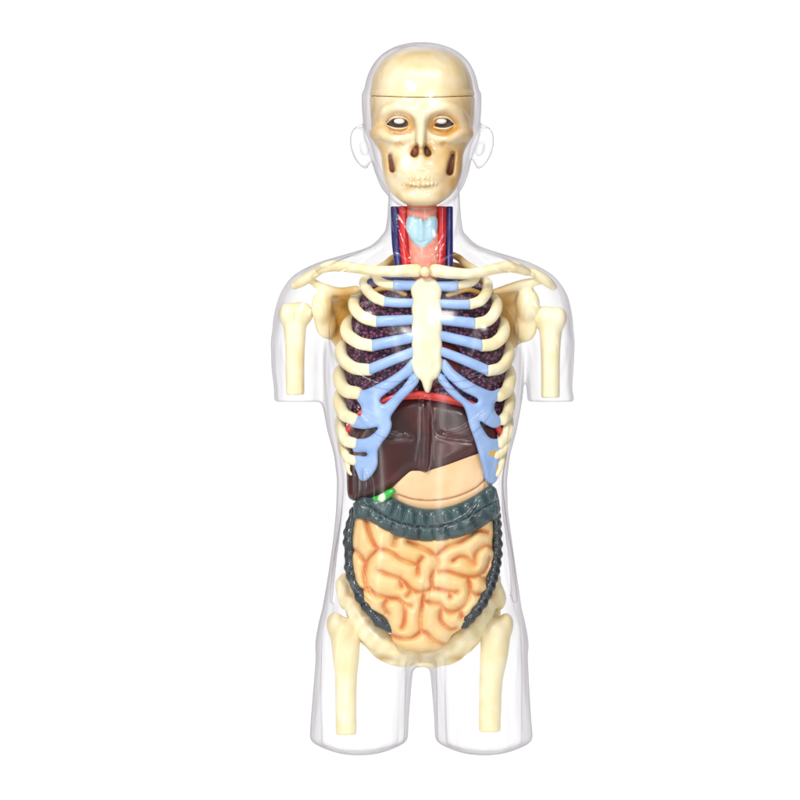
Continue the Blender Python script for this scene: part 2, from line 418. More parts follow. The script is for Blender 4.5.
def shell():
    f = F(260, 586, 38, 762, -78, 84, 1.5)
    f.add(FACE, (340, 500, 90, 212, -80, 80)); f.ell((421, 102, -7), (56.5, 58.5, 63), 10)
    skull_mass(f, 4.0, 8)
    f.ell((421, 198, 37), (17, 10, 14), 8)
    f.add(NECK, (370, 480, 168, 254, -80, 80), 7)
    # nose, eyelids, lips, ears
    f.cap((421, 120, 51), (420.5, 150, 64), 4, 5.5, 7); f.ell((413, 153, 57), (6, 5, 7), 4); f.ell((428, 153, 57), (6, 5, 7), 4)
    for x in (398.5, 442):
        f.ell((x, 124, 53), (15, 9, 9), 6, True); f.ell((x, 124, 45), (12.5, 8.5, 10), 3)
        f.tube([(x - 11, 126, 47), (x - 5, 120, 54), (x + 5, 120, 54), (x + 11, 125, 47)], 1.7, 2)
    f.tube([(401, 179, 52), (412, 174.5, 58), (420.5, 176, 60), (430, 174.5, 58), (442, 179, 52)], [1.5, 3.4, 3.0, 3.4, 1.5], 3)
    f.tube([(403, 181, 52), (413, 184, 57), (421, 185, 59), (430, 184, 57), (440, 181, 52)], [1.5, 3.4, 4.2, 3.4, 1.5], 3)
    f.tube([(401, 180, 57), (412, 179.6, 62), (421, 180.6, 64), (430, 179.6, 62), (442, 180, 57)], 1.2, 1.5, cut=True)
    for sgn, ex, tl in ((-1, 362, -14), (1, 482, 14)):
        f.ell((ex + sgn, 147, -7), (10.5, 21, 9), 3, False, tl)
        f.ell((ex + sgn * 1.5, 146, 4), (6, 13, 7), 1, True, tl)
        f.tube([(ex - sgn * 7, 140, -3), (ex - sgn * 4, 130, 0), (ex + sgn * 3, 127.5, 1), (ex + sgn * 8.5, 134, 1), (ex + sgn * 8.5, 147, 1), (ex + sgn * 3, 160, 0), (ex - sgn * 2, 166, 0), (ex - sgn * 6, 167, -2)], [1.8, 2.6, 3.0, 3.0, 2.8, 2.6, 3.2, 2.2], 1.2)
        f.tube([(ex - sgn * 5, 137, -2), (ex + sgn * 1, 135, 0), (ex + sgn * 3.5, 145, 0), (ex - sgn * 0.5, 156, 0), (ex - sgn * 5, 161, -1)], [1.4, 2.0, 2.0, 2.0, 1.6], 1.2)
        f.ell((ex - sgn * 2.5, 149, 0), (4.2, 8, 8), 1, True, tl)
    f.add(TORSO, None, 8)
    for A in (ARML, ARMR): f.add(A, None, 7)
    f.ell((306, 313, 0), (30, 38, 37), 12); f.ell((540, 313, 0), (31, 38, 37), 12)
    for A in (LEGL, LEGR): f.add(A, None, 6)
    # chest: pectoral swell, its lower fold, costal arch, linea alba, groin folds
    for s0, xx in ((-1, 378), (1, 470)):
        f.ell((xx, 338, 50), (46, 42, 21), 14)
    zf = TORSO.front
    def ridge(pl, r=3.0, up=0.6, k=3.5):
        r = r * 1.25; P = [(x, y, zf(x, y) + up + 2.4 + e) for (x, y, e) in pl]
        f.tube(P, [r * 0.4] + [r] * (len(P) - 2) + [r * 0.4], k)
    for sx in (1, -1):
        X = lambda x: x if sx == 1 else 847 - x
        ridge([(X(331), 322, 3), (X(335), 342, 3), (X(347), 364, 3), (X(368), 380, 2), (X(392), 386, 1), (X(414), 381, 0)], 3.4, 1.2)
        ridge([(X(404), 436, 0), (X(385), 434, 0), (X(368), 422, 0), (X(355), 408, 0)], 3.0, 0.2)
        ridge([(X(364), 470, 0), (X(366), 492, 0), (X(361), 512, 0), (X(357), 535, 0), (X(356), 560, 0), (X(362), 585, 0), (X(372), 600, 0)], 3.0, 0.6)
        ridge([(X(366), 500, 0), (X(374), 516, 0), (X(386), 524, 0), (X(402), 528, 0)], 3.0, 0.3)
    for A, xs in ((LEGL, (326, 394, 401)), (LEGR, (441, 450, 517))):
        for x in xs:
            f.tube([(x, y, A.front(x, y) + 0.6) for y in (625, 650, 680, 710, 740)], [1.5, 4.5, 5, 4.5, 3.5], 4)
    for P in ([(392, 196), (397, 225), (406, 248), (417, 264)], [(457, 196), (452, 225), (444, 248), (433, 264)]):
        f.tube([(x, y, NECK.front(x, min(y, 250)) + 0.5) for x, y in P], [3, 4.5, 4, 2], 5)
    for sx in (1, -1):
        X = lambda x: x if sx == 1 else 847 - x
        f.tube([(X(382), 246, 18), (X(362), 257, 26), (X(340), 265, 32), (X(316), 276, 30)], [3, 5, 5, 3], 6)
        f.tube([(X(343), 418, 40), (X(345), 450, 38), (X(349), 480, 40), (X(345), 520, 40), (X(338), 560, 38), (X(332), 600, 36)], [3, 5, 5, 5, 5, 3], 7)
        f.tube([(X(294), 330, 30), (X(289), 352, 31), (X(292), 375, 30)], [3, 6, 3], 6)
    ridge([(423, 398, 0), (424, 430, 0), (423, 470, 0)], 2.6, 0.2)
    ridge([(428, 560, 0), (426, 590, 0), (423, 632, 0)], 2.8, 0.4)
    # open ends: arms cut square, thighs gently domed
    f.cut(lambda X, Y, Z: (402.0 - Y) + 0 * X + 0 * Z, (260, 321.5, 390, 415, -80, 90), 2.0)
    f.cut(lambda X, Y, Z: (402.0 - Y) + 0 * X + 0 * Z, (524, 600, 390, 415, -80, 90), 2.0)
    def dome(cx):
        return lambda X, Y, Z: (755.5 - 15 * np.clip(((X - cx) / 50) ** 2 + 0.25 * (Z / 50) ** 2, 0, 1.6) - Y)
    f.cut(dome(359), (290, 421, 715, 775, -80, 90), 5); f.cut(dome(484), (421, 560, 715, 775, -80, 90), 5)
    f.blur(1)
    V, Q = nets(f.f, f.o, f.h); V = relax(V, Q, 6)
    return link_mesh('body_shell', V, Q, M['shell'], ROOT)
shell()

# ------------------------------------------------------------------ skull
def skull():
    f = F(364, 480, 44, 213, -72, 64, 1.0)
    skull_mass(f, 0, 5)
    for mx in (lambda x: x, lambda x: 842.5 - x):
        f.ell((mx(399), 125, 51), (16, 11.5, 15), 5, True)
        f.ell((mx(405), 160, 58), (15, 13, 11), 6, True)
        f.ell((mx(398.5), 145.8, 50), (4, 2.2, 9), 1.5, True, 20)
        pass
    f.cap((390, 156, 40), (392.5, 171, 40), 2.0, 2.9, 2.5, True, 7); f.cap((453, 154.5, 40), (449.5, 173, 40), 2.7, 3.9, 2.5, True, 5)
    f.cap((421, 108, 44), (420.5, 145, 52), 5.5, 4.2, 8)
    f.cap((417.6, 146.5, 48), (414.3, 155, 48), 1.8, 3.9, 1.5, True, 4); f.cap((424.6, 146, 48), (427.8, 154.6, 48), 1.7, 3.6, 1.5, True, 4)
    f.tube([(400, 182, 51), (410, 182.5, 55), (421, 182.5, 56), (432, 182.5, 55), (443, 182, 51)], 2.4, 2, cut=True)
    f.blur(1)
    base = f.f.copy()
    X, Y, Z = f.g(f.sl(None))
    seam = (96.2 + 2.8 * np.clip(1 - ((X - 422) / 52) ** 2, 0, 1)) + 0 * Z
    def paint(V):  # mustard stain, plus shade painted into recesses, sides and right of the face
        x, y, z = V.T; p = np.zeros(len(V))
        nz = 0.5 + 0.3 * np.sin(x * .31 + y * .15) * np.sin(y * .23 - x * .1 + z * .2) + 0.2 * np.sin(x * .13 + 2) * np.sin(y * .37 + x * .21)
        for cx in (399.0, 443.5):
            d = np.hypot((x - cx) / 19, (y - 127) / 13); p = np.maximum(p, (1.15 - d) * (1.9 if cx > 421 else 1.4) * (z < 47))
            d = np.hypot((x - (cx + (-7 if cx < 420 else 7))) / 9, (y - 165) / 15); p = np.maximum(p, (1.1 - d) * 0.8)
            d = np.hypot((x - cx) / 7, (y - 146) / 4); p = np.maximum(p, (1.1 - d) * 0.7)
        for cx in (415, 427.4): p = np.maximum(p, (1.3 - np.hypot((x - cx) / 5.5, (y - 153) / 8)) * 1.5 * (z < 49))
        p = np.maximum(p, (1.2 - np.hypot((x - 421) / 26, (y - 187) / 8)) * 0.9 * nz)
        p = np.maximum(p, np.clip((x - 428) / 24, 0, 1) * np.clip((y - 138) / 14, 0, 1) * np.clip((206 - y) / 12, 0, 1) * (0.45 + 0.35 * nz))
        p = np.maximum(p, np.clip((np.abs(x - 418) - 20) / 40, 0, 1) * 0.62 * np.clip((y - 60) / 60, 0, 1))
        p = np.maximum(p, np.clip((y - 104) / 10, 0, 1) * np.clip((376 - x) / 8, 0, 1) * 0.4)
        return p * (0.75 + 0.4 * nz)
    f.f = -smin(-base, seam + 0.22 - Y + 0 * X, 1.2) if False else np.maximum(base, seam + 0.22 - Y)
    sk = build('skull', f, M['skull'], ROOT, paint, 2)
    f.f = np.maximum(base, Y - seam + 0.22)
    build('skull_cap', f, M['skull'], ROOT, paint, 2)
    g = F(406, 438, 140, 166, 26, 50, 0.8)
    for cx in (415.2, 427.2): g.ell((cx, 152.5, 38), (5, 7.4, 5))
    build('nasal_shade', g, M['hollow_shade'], sk, None, 2)  # brown solid added as painted shade in the nose holes
    for cx, a in ((391.5, -5), (451, 5)):
        g = F(cx - 12, cx + 12, 148, 182, 16, 40, 0.9); g.ell((cx, 165, 25), (6.5, 13, 5), 0, False, a)
        build('cheek_shade', g, M['hollow_shade'], sk, None, 2)  # brown solid added behind each slot to paint its inside dark
    for cx, s0 in ((398.5, 1), (442.0, -1)):
        g = F(cx - 16, cx + 16, 110, 138, 25, 52, 0.7)
        g.ell((cx, 124.5, 35), (12.5, 6.6, 6), 1)
        g.ell((cx, 124.4, 43), (10.2, 4.8, 6.5), 1.5, True)
        s = build('eye_socket', g, M['socket'], sk, None, 2)
        g = F(cx - 12, cx + 12, 112, 136, 25, 52, 0.6); g.ell((cx + 0.8 * s0, 122.4, 38.0), (5.6, 3.2, 4.2))
        build('eyeball', g, M['eye'], sk, None, 2)
        g = F(cx - 16, cx + 16, 112, 138, 25, 52, 0.6)
        g.tube([(cx - 13, 126, 36), (cx - 7, 120, 41), (cx, 118.3, 42.5), (cx + 7, 120, 41), (cx + 13, 126, 36)], [0.6, 1.1, 1.2, 1.1, 0.6])
        g.tube([(cx - 13, 126, 36), (cx - 6, 129.2, 41), (cx, 130.2, 42), (cx + 6, 129.4, 41), (cx + 13, 126, 36)], [0.6, 1, 1, 1, 0.6])
        build('eyelid_rim', g, M['skull'], sk, lambda V: np.full(len(V), 0.2), 2)
    for up in (1, 0):
        g = F(394, 450, 172, 194, 34, 66, 0.6)
        n = 10; wd = np.array([2.0, 2.1, 1.9, 2.3, 2.7, 2.6, 2.2, 2.0, 2.2, 1.9]) * (1.0 if up else 0.93)
        xs = np.cumsum(wd * 2) - wd; xs += 421 - xs.mean()
        for i in range(n):
            u = (i + 0.5) / n * 2 - 1; x = xs[i]; z = 40.1 + 8.5 * (1 - u * u)
            if up: g.ell((x, 178.9 - 0.9 * abs(u), z), (wd[i], 2.9 + 0.4 * math.sin(i * 2.1), 2.6), 1.0)
            else: g.ell((x, 185.4 - 1.3 * abs(u), z - 0.8), (wd[i], 2.9 + 0.5 * math.cos(i * 1.7), 2.5), 1.0)
        build('teeth', g, M['teeth'], sk, None, 1, 'upper row of teeth' if up else 'lower row of teeth')
skull()

# ------------------------------------------------------------------ rib cage
CX = 426.0
def cageW(y): return np.interp(y, [255, 275, 290, 303, 328, 355, 390, 430, 460, 485], [40, 54, 64, 75, 83, 87, 89, 88, 83, 77])
def cageD(y): return np.interp(y, [255, 275, 290, 303, 328, 355, 390, 430, 460, 485], [24, 34, 40, 45, 50, 54, 56, 56, 54, 52])
def cz(x, y, off=0.0):
    u = np.clip(np.abs(np.asarray(x, float) - CX) / cageW(y), 0, 1)
    return cageD(y) * np.maximum(1 - u ** 2.6, 0) ** (1 / 2.6) + off

# each: cartilage polyline (sternum -> junction), bone polyline in front (junction -> side), radius, height where it meets the spine
RIBS = {
 'L': [
  ([(411, 286), (401, 286), (393, 285.5)], [(393, 285.5), (384, 284), (377, 279), (377, 271)], 5.3, (386, 262), 4.4),
  ([(412, 303.5), (398, 303.5), (384, 302)], [(384, 302), (374, 297), (366.5, 289), (365, 281)], 4.8, (374, 273), 5.2),
  ([(412, 320), (394, 321), (376, 322)], [(376, 322), (364, 318), (355, 309), (355, 300)], 5.4, (364, 291), 5.6),
  ([(412, 337), (392, 342), (372, 346)], [(372, 346), (359, 343), (348, 335), (347.5, 325)], 5.6, (356, 315), 6.0),
  ([(413, 350), (393, 360), (369, 370)], [(369, 370), (354, 368), (343, 359), (341.5, 349)], 5.2, (349, 340), 6.0),
  (None, [(357, 393), (347, 391), (341, 384), (340, 374)], 0, (346, 365), 6.0),
  (None, [(354, 419), (345, 415), (340.5, 407), (340, 397)], 0, (345, 388), 5.6),
  (None, [(354, 443), (346, 440), (341.5, 431), (341, 421)], 0, (346, 412), 5.2),
  (None, [(354, 460), (349, 458), (344.5, 451), (343, 441)], 0, (348, 432), 4.8),
  (None, [(355, 474), (352, 470), (349, 463), (347, 454)], 0, (352, 446), 4.4)],
 'R': [
  ([(441, 287), (450, 287), (458, 286)], [(458, 286), (468, 284), (475, 279), (475, 271)], 5.3, (466, 262), 4.4),
  ([(441, 304), (455, 305), (470, 305)], [(470, 305), (480, 301), (486, 293), (487, 284)], 4.8, (478, 274), 5.2),
  ([(441, 320), (458, 322), (475, 324)], [(475, 324), (487, 321), (495, 312), (496, 302)], 5.4, (488, 293), 5.6),
  ([(441, 335), (462, 341), (482, 346)], [(482, 346), (493, 344), (502, 336), (503, 325)], 5.4, (496, 316), 6.0),
  ([(442, 350), (463, 360), (488, 371)], [(488, 371), (500, 368), (507.5, 359), (508, 349)], 5.0, (501, 340), 5.6),
  (None, [(499, 396), (506, 391), (509, 383), (509.5, 373)], 0, (503, 363), 5.2),
  (None, [(502, 420), (507, 414), (509, 406), (509.5, 396)], 0, (504, 386), 4.8),
  (None, [(499, 443), (505, 437), (507.5, 428), (508, 419)], 0, (503, 409), 4.4),
  (None, [(495, 455), (501, 451), (505, 444), (506, 436)], 0, (500, 426), 4.0),
  (None, [(496, 473), (499, 467), (501, 460), (502, 452)], 0, (497, 443), 3.4)]}
def fit(P, R, h=0.9, pad=4):
    P = np.array(P); r = np.max(R) + pad
    return F(P[:, 0].min() - r, P[:, 0].max() + r, P[:, 1].min() - r, P[:, 1].max() + r, P[:, 2].min() - r, P[:, 2].max() + r, h)
for side, RL in RIBS.items():
    for i, (ca, bo, rc, bk, rb) in enumerate(RL):
        rb *= 1.06 if i < 5 else (1.14 if side == 'L' else 1.2)
        sg = -1 if side == 'L' else 1
        P = [(x, y, cz(x, y) if j < len(bo) - 1 else float(cageD(y)) * 0.12) for j, (x, y) in enumerate(bo)]
        if i >= 1: P[0] = (P[0][0], P[0][1], float(cz(*bo[0])))
        ed = abs(bo[-1][0] - CX); top = bk[1]; Dp = float(cageD(top))
        P += [(bk[0], top + 2, -Dp * 0.35), (CX + sg * ed * 0.62, top - 6, -Dp * 0.78), (CX + sg * ed * 0.3, top - 10, -Dp * 0.92), (CX + sg * 8, top - 9, -Dp * 0.86)]
        R = [rb * 0.95] + [rb] * 3 + [rb * 0.85, rb * 0.75, rb * 0.7, rb * 0.7]
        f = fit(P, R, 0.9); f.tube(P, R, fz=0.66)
        rib = build('rib', f, M['bone'], ROOT, lambda V: np.clip((8 - V[:, 2]) / 26, 0, 1) * 0.9 * (V[:, 2] < 20), 2)  # mustard shade painted in towards the back of each rib
        if ca:
            P = [(x, y, cz(x, y, 0.2 - (1.5 if j == 0 else 0))) for j, (x, y) in enumerate(ca)]
            P[0] = (P[0][0] + sg * -5, P[0][1], P[0][2])
            f = fit(P, [rc]); f.tube(P, [rc * 0.92, rc, rc * 1.04], fz=0.85)
            jx = ca[-1][0]; s2 = sg
            f.cut(lambda X, Y, Z: (jx - X if s2 > 0 else X - jx) + 0 * Y + 0 * Z, None, 0.8)
            build('costal_cartilage', f, M['cart'], rib, None, 2)

for P in ([(374, 292, 22), (384, 288.5, 30), (396, 290, 33), (406, 296, 32), (412, 302, 28)], [(478, 293, 22), (468, 290, 30), (456, 293, 33), (446, 297, 32), (440, 302, 28)]):
    f = fit(P, [2.8]); f.tube(P, 2.8)
    build('rib', f, M['bone'], ROOT, lambda V: np.full(len(V), 0.85), 2, 'thin mustard inner rib showing under the first blue cartilage')
def zcage(off): return lambda X, Y: cz(X, Y, off)
PL = sm([(355, 388), (364, 390), (376, 385), (392, 376), (404, 367), (413, 358), (414, 372), (404, 380), (394, 388), (383, 396), (380, 401), (384, 404),
         (392, 397), (402, 387), (414, 373), (419, 381), (411, 392), (402, 401), (396, 409), (391, 417), (392, 425), (389, 434), (382, 443), (378, 451), (378, 464), (373, 474), (365, 481),
         (356, 481), (350, 474), (349, 466), (354, 462), (354, 455), (366, 456), (366, 452), (354, 452), (353, 446), (356, 439), (366, 438), (374, 433), (378, 427), (366, 429), (356, 428), (350, 425), (352, 418), (361, 415), (361, 406), (357, 400)], 3, True)
PR = sm([(500, 388), (492, 391), (480, 387), (466, 379), (454, 370), (444, 359), (441, 370), (450, 381), (462, 391), (476, 398), (477, 402), (472, 403),
         (462, 396), (450, 384), (441, 373), (437, 379), (444, 389), (453, 398), (462, 405), (466, 414), (469, 426), (473, 437), (476, 446), (479, 456), (482, 468), (484, 478),
         (490, 484), (496, 481), (500, 470), (501, 455), (500, 440), (490, 438), (484, 431), (479, 421), (486, 425), (494, 428), (502, 424), (503, 418), (497, 415), (494, 408), (495, 402), (500, 400)], 3, True)
for P in (PL, PR):
    f = slab(P, zcage(-2), 4.2, 4.5, 5, 0.8)
    pch = [(494, 453, 7, 3), (499, 469, 4, 5), (351, 470, 4, 4), (352, 458, 4, 3)]
    build('costal_cartilage', f, M['cart'], ROOT, lambda V: np.max([2.2 * (1.1 - np.hypot((V[:, 0] - a) / c, (V[:, 1] - b) / d)) for a, b, c, d in pch], 0), 3, 'fused blue cartilage plate of the lower ribs')
ST = sm([(418, 279.5), (422, 278), (426, 279), (430, 278), (434, 279.5), (438, 283), (441, 288), (441.5, 294), (440.5, 300), (441.5, 310), (441, 319), (442, 328), (441, 337), (442, 346), (441, 355), (442, 364),
         (440.5, 371), (438, 377), (433, 381), (431.5, 387), (429, 392.5), (425.5, 392.5), (423, 387), (421, 381), (416, 377), (413, 371), (411.5, 364), (412.5, 355), (411.5, 346), (412.5, 337), (411.5, 328), (412.5, 319), (411.5, 310), (412.5, 300), (411, 294), (411, 288), (414, 283)], 3, True)
f = slab(ST, zcage(0), 5.2, 5.5, 6, 0.8, [[(410, 299.5), (426, 300.5), (443, 299.5)]], 1.8, 1.0, 0.5)
f.ell((418, 366, 62), (4.2, 4.8, 3.6), 2, True); f.ell((435, 366, 62), (4.2, 4.8, 3.6), 2, True)
build('sternum', f, M['sternum'], ROOT, None, 2)

# ------------------------------------------------------------------ spine (behind the organs)
f = F(404, 448, 196, 640, -62, -14, 1.5)
for i in range(25):
    t = i / 24; y = 205 + t * 405; r = 10 + 5 * t; z = -26 - 12 * math.sin(min(t * 1.6, 1) * math.pi * 0.5) + (8 * t if t > 0.6 else 0)
    f.ell((424, y, z), (r, 7.5, r * 0.85), 2); f.cap((424, y, z - 8), (424, y + 5, z - 18), 3, 2, 2)
build('spine', f, M['bone'], ROOT, lambda V: np.zeros(len(V)), 1)

# ------------------------------------------------------------------ shoulder girdle, arm and thigh bones
bvar = lambda V: np.clip(0.10 + 0.16 * np.sin(V[:, 0] * .35 + V[:, 1] * .12) * np.sin(V[:, 1] * .21 + V[:, 2] * .2), 0, 1)
def bone(name, parts, bb, paint=None, h=0.9, extra=None, it=2, par=None):
    f = F(*bb, h)
    for p, r, kw in parts: f.tube(p, r, **kw)
    if extra: extra(f)
    return build(name, f, M['bone'], par or ROOT, paint or bvar, it)
bone('collarbone', [([(416, 271, 40), (404, 271.5, 42), (388, 272, 43), (368, 270.5, 38), (348, 267.5, 30), (332, 266.5, 22), (319, 270, 14)], [6.6, 6.2, 5.5, 5.2, 5.3, 5.5, 4.2], {})], (308, 426, 256, 284, 4, 56))
bone('collarbone', [([(435, 271, 40), (447, 273, 42), (463, 274.5, 43), (480, 273, 38), (498, 268.5, 30), (513, 267.5, 22), (527, 272, 14)], [6.6, 6.3, 5.5, 5.1, 5.7, 5.7, 4.3], {})], (424, 540, 256, 286, 4, 56))
f = F(416, 434, 262, 284, 34, 58, 0.8); f.ell((425, 272.5, 48), (5.8, 5.2, 6)); build('collarbone_joint', f, M['teeth'], ROOT, None, 2)
mus = lambda V: np.clip(1.7 - 1.1 * np.hypot((V[:, 0] - 348) / 19, (V[:, 1] - 318) / 34), 0, 1) * 0.95
musR = lambda V: np.clip(1.6 - 1.1 * np.hypot((V[:, 0] - 502) / 19, (V[:, 1] - 318) / 34), 0, 1) * 0.85
def scap(poly, ac, sp, gl, pt, bb, zoff):
    f = F(*bb, 0.9)
    def body(X, Y, Z):
        sd = poly_sd(X[:, :, 0], Y[:, :, 0], poly)[:, :, None]
        zc = zoff(X)
        return np.maximum(sd, np.abs(Z - zc) - 3.5).astype(np.float32)
    f.add(body, None, 0)
    f.tube(ac[0], ac[1], 3); f.tube(sp[0], sp[1], 3)
    for c, r, a in gl: f.ell(c, r, 8, False, a)
    f.blur(1)
    build('shoulder_blade', f, M['bone'], ROOT, pt, 2)
scap(sm([(318, 288), (335, 293), (352, 291), (372, 290), (368, 312), (362, 335), (352, 362), (342, 368), (338, 352), (330, 338), (322, 326)], 3, True),
     ([(294, 286, 8), (303, 281, 12), (314, 274, 12), (320, 271, 8)], [3.9, 5.4, 5.0, 4.0]),
     ([(310, 280, 8), (322, 287, 4), (340, 292, 12), (356, 290, 20)], [3.6, 4.2, 4.6, 4.4]),
     [((322, 306, 3), (10.5, 17, 10), 5), ((326, 325, -2), (10, 13, 6), 0)], mus, (286, 380, 262, 375, -40, 32), lambda X: -6 - (X - 320) * 0.25)
scap(sm([(532, 285), (515, 290), (498, 289), (480, 290), (484, 312), (490, 335), (500, 360), (508, 356), (518, 345), (528, 335), (532, 320)], 3, True),
     ([(553, 287, 8), (546, 281, 12), (534, 273, 12), (528, 271, 8)], [3.9, 5.4, 5.0, 4.0]),
     ([(538, 282, 8), (526, 283, 4), (510, 288, 10), (494, 292, 14)], [3.6, 4.4, 4.6, 3.0]),
     [((528, 305, 3), (12, 16, 10), -5), ((526, 327, -2), (11, 14, 6), 0)], musR, (472, 562, 262, 375, -40, 32), lambda X: -6 + (X - 530) * 0.25)
def hum(f, xs): pass
def humerus(cx, top, bot, wl, sgn):
    f = F(cx - 26, cx + 26, top - 5, bot + 4, -26, 26, 0.9)
    f.tube([(cx - sgn * 1, top + 14, 0), (cx, top + 30, 0), (cx, top + 55, 0), (cx, bot + 12, 0)], [13, 11, 9.6, 9.4])
    f.ell((cx + sgn * 7, top + 12, -2), (11, 12, 12), 4); f.ell((cx - sgn * 8, top + 12, 3), (8.5, 11, 10), 4)
    f.ell((cx + sgn * 1.5, top + 14, 15), (1.5, 18, 4), 3, True)
    f.cut(lambda X, Y, Z: (bot - Y) + 0 * X + 0 * Z, None, 1.5); f.blur(1)
    build('upper_arm_bone', f, M['bone'], ROOT, lambda V: np.clip((V[:, 0] - cx) * sgn / 60, 0, 1) * 0.5, 2)
humerus(295, 302, 395, 10, 1); humerus(550.5, 306, 398, 10, -1)
def femur(pts, rad, troch, neck, bb, bot):
    f = F(*bb, 1.0)
    f.tube(pts, rad); f.ell(*troch, 5); f.tube(neck[0], neck[1], 5)
    f.cut(lambda X, Y, Z: (bot - Y) + 0 * X + 0 * Z, None, 2.5); f.blur(1)
    def pt(V):
        n = 0.5 + 0.5 * np.sin(V[:, 0] * .4 + V[:, 1] * .09) * np.sin(V[:, 1] * .13)
        return np.clip((660 - V[:, 1]) / 60, 0, 1) * n * 0.45
    build('thigh_bone', f, M['bone'], ROOT, pt, 2)
femur([(345, 632, 0), (346, 655, 2), (346, 680, 3), (346, 710, 3), (346.5, 745, 3)], [15, 13.5, 11, 10.5, 10.5], ((335, 624, -2), (8.5, 12, 11)),
      ([(348, 634, 0), (358, 630, 0), (366, 622, -2)], [11, 9, 10]), (318, 382, 604, 742, -24, 24), 735)
femur([(496, 632, 0), (494, 655, 2), (491, 680, 3), (490, 710, 3), (489.5, 742, 3)], [15, 14, 11.8, 11.2, 11], ((506, 624, -2), (7.5, 11, 11)),
      ([(492, 634, 0), (483, 628, 0), (474, 622, -2)], [11, 9, 10]), (460, 524, 604, 740, -24, 24), 732)

def pelvis():
    f = F(326, 516, 560, 674, -52, 40, 1.2)
    for m in (lambda x: x, lambda x: 841 - x):
        f.tube([(m(353), 606, 0), (m(363), 625, 6), (m(377), 639, 12), (m(397), 650, 18), (m(420.5), 655.5, 21)], [8.5, 10.5, 11.5, 9.6, 7.6], fz=0.75)
        f.ell((m(342.5), 594, -6), (6.8, 16, 8), 4, False, -8)
        f.ell((m(351), 602, -16), (8.5, 26, 9), 5, False, -14)
        f.tube([(m(366), 640, -4), (m(384), 656, 6), (m(404), 662, 16), (m(419), 660, 20)], [6, 5.5, 5, 5], 4)
        f.tube([(m(346), 580, -12), (m(362), 572, -28), (m(390), 580, -42), (m(412), 590, -44)], [7, 6, 8, 10], 5)
    f.ell((420.5, 657, 28), (1.6, 12, 5), 2, True)
    X, Y, Z = f.g(f.sl(None)); f.f = f.f + (0.9 * np.sin(X * .17 + 1) * np.sin(Y * .15 + Z * .1) + 0.25 * np.sin(X * .4 - Y * .33)).astype(np.float32)
    f.blur(1)
    def pt(V):
        x, y = V[:, 0], V[:, 1]
        return np.maximum(np.clip(1 - np.hypot((np.abs(x - 420.5) - 38) / 17, (y - 658) / 7), 0, 1) * 0.8, bvar(V))  # mustard inner shadow painted on both sides of the lower ring
    build('pelvis', f, M['bone'], ROOT, pt, 2)
pelvis()

# ------------------------------------------------------------------ throat
f = F(402, 444, 192, 284, -6, 44, 0.9)
f.tube([(422, 190, 10), (422, 222, 13), (424, 245, 14), (425, 262, 18), (425, 282, 22)], [15, 15, 15.5, 15, 13], fz=0.8)
build('windpipe', f, M['throat'], ROOT, None, 2)
f = slab(sm([(407, 218), (413, 216), (420, 219), (424, 221), (430, 217), (436, 217), (438, 223), (437, 233), (434, 241), (428, 249), (422, 252), (416, 247), (410, 239), (406, 229)], 3, True),
         lambda X, Y: 13 + 10 * np.sqrt(np.clip(1 - ((X - 422) / 19) ** 2, 0, 1)), 5, 7, 8, 0.8, [[(416, 241.5), (421, 243), (427, 241)]], 1.6, 1.2)
f.cap((421, 220, 27), (421, 240, 27), 1.8, 1.2, 4)
build('voice_box', f, M['larynx'], ROOT, None, 2)
def vessel(name, pts, r, m, h=0.8):
    f = fit(pts, r, h); f.tube(pts, r)
    if pts[0][1] < 210: f.cut(lambda X, Y, Z: (Y - 206.5) + 0 * X + 0 * Z, None, 0.8)
    return build(name, f, m, ROOT, None, 2)
vessel('artery', [(403, 196, 10), (403.5, 225, 13), (404, 245, 15), (407, 268, 20), (412, 284, 22)], 4.7, M['red'])
vessel('artery', [(441.5, 196, 10), (441.5, 225, 13), (441, 245, 15), (440, 266, 20), (437, 284, 20)], 5.0, M['red'])
vessel('vein', [(395, 198, 6), (395.5, 225, 9), (396.5, 245, 10), (399, 266, 14), (400, 284, 18)], 4.6, M['blue'])
vessel('vein', [(449, 198, 6), (449, 225, 9), (449, 245, 10), (449, 266, 14), (447, 284, 18)], 4.0, M['blue'])
vessel('vein', [(370, 282, 20), (382, 280.5, 24), (400, 279, 26), (414, 282, 26)], 3.2, M['blue'])
vessel('vein', [(476, 286, 20), (466, 282, 24), (450, 280, 26), (436, 282, 26)], 3.2, M['blue'])
vessel('artery', [(372, 288, 12), (388, 281, 16), (410, 284, 16)], 3.0, M['red'])
vessel('artery', [(478, 286, 14), (462, 279.5, 20), (440, 282, 20)], 3.0, M['red'])

# ------------------------------------------------------------------ lungs, heart, diaphragm
DP = [(343, 444), (347, 432), (358, 416), (372, 406), (388, 399), (404, 394.5), (422, 394), (440, 396.5), (458, 400.5), (474, 405), (488, 414), (498, 428), (503, 444)]
for sg in (-1, 1):
    f = F(CX - 92 if sg < 0 else CX, CX if sg < 0 else CX + 92, 276, 424, -52, 54, 1.2)
    def lf(X, Y, Z):
        W = (cageW(Y.ravel()) - 5.5).reshape(Y.shape); D = (cageD(Y.ravel()) - 7).reshape(Y.shape)
        q = (np.abs((X - CX) / W) ** 2.5 + np.abs(Z / D) ** 2.5) ** 0.4
        g = (q - 1) * D
        g = np.maximum(g, 290 - Y - 14 * np.clip(1 - (np.abs(X - CX) / 55 - 0.7) ** 2, 0, 1))
        g = np.maximum(g, Y - (np.interp(X.ravel(), [p[0] for p in DP], [p[1] for p in DP]).reshape(X.shape) - 1.5))
        g = np.maximum(g, 7 - (X - CX) * sg)
        return g.astype(np.float32)
    f.add(lf)
    f.ell((438, 366, 26), (30, 34, 26), 3, True)
    f.blur(2)
    build('lung', f, M['lung'], ROOT, None, 2)
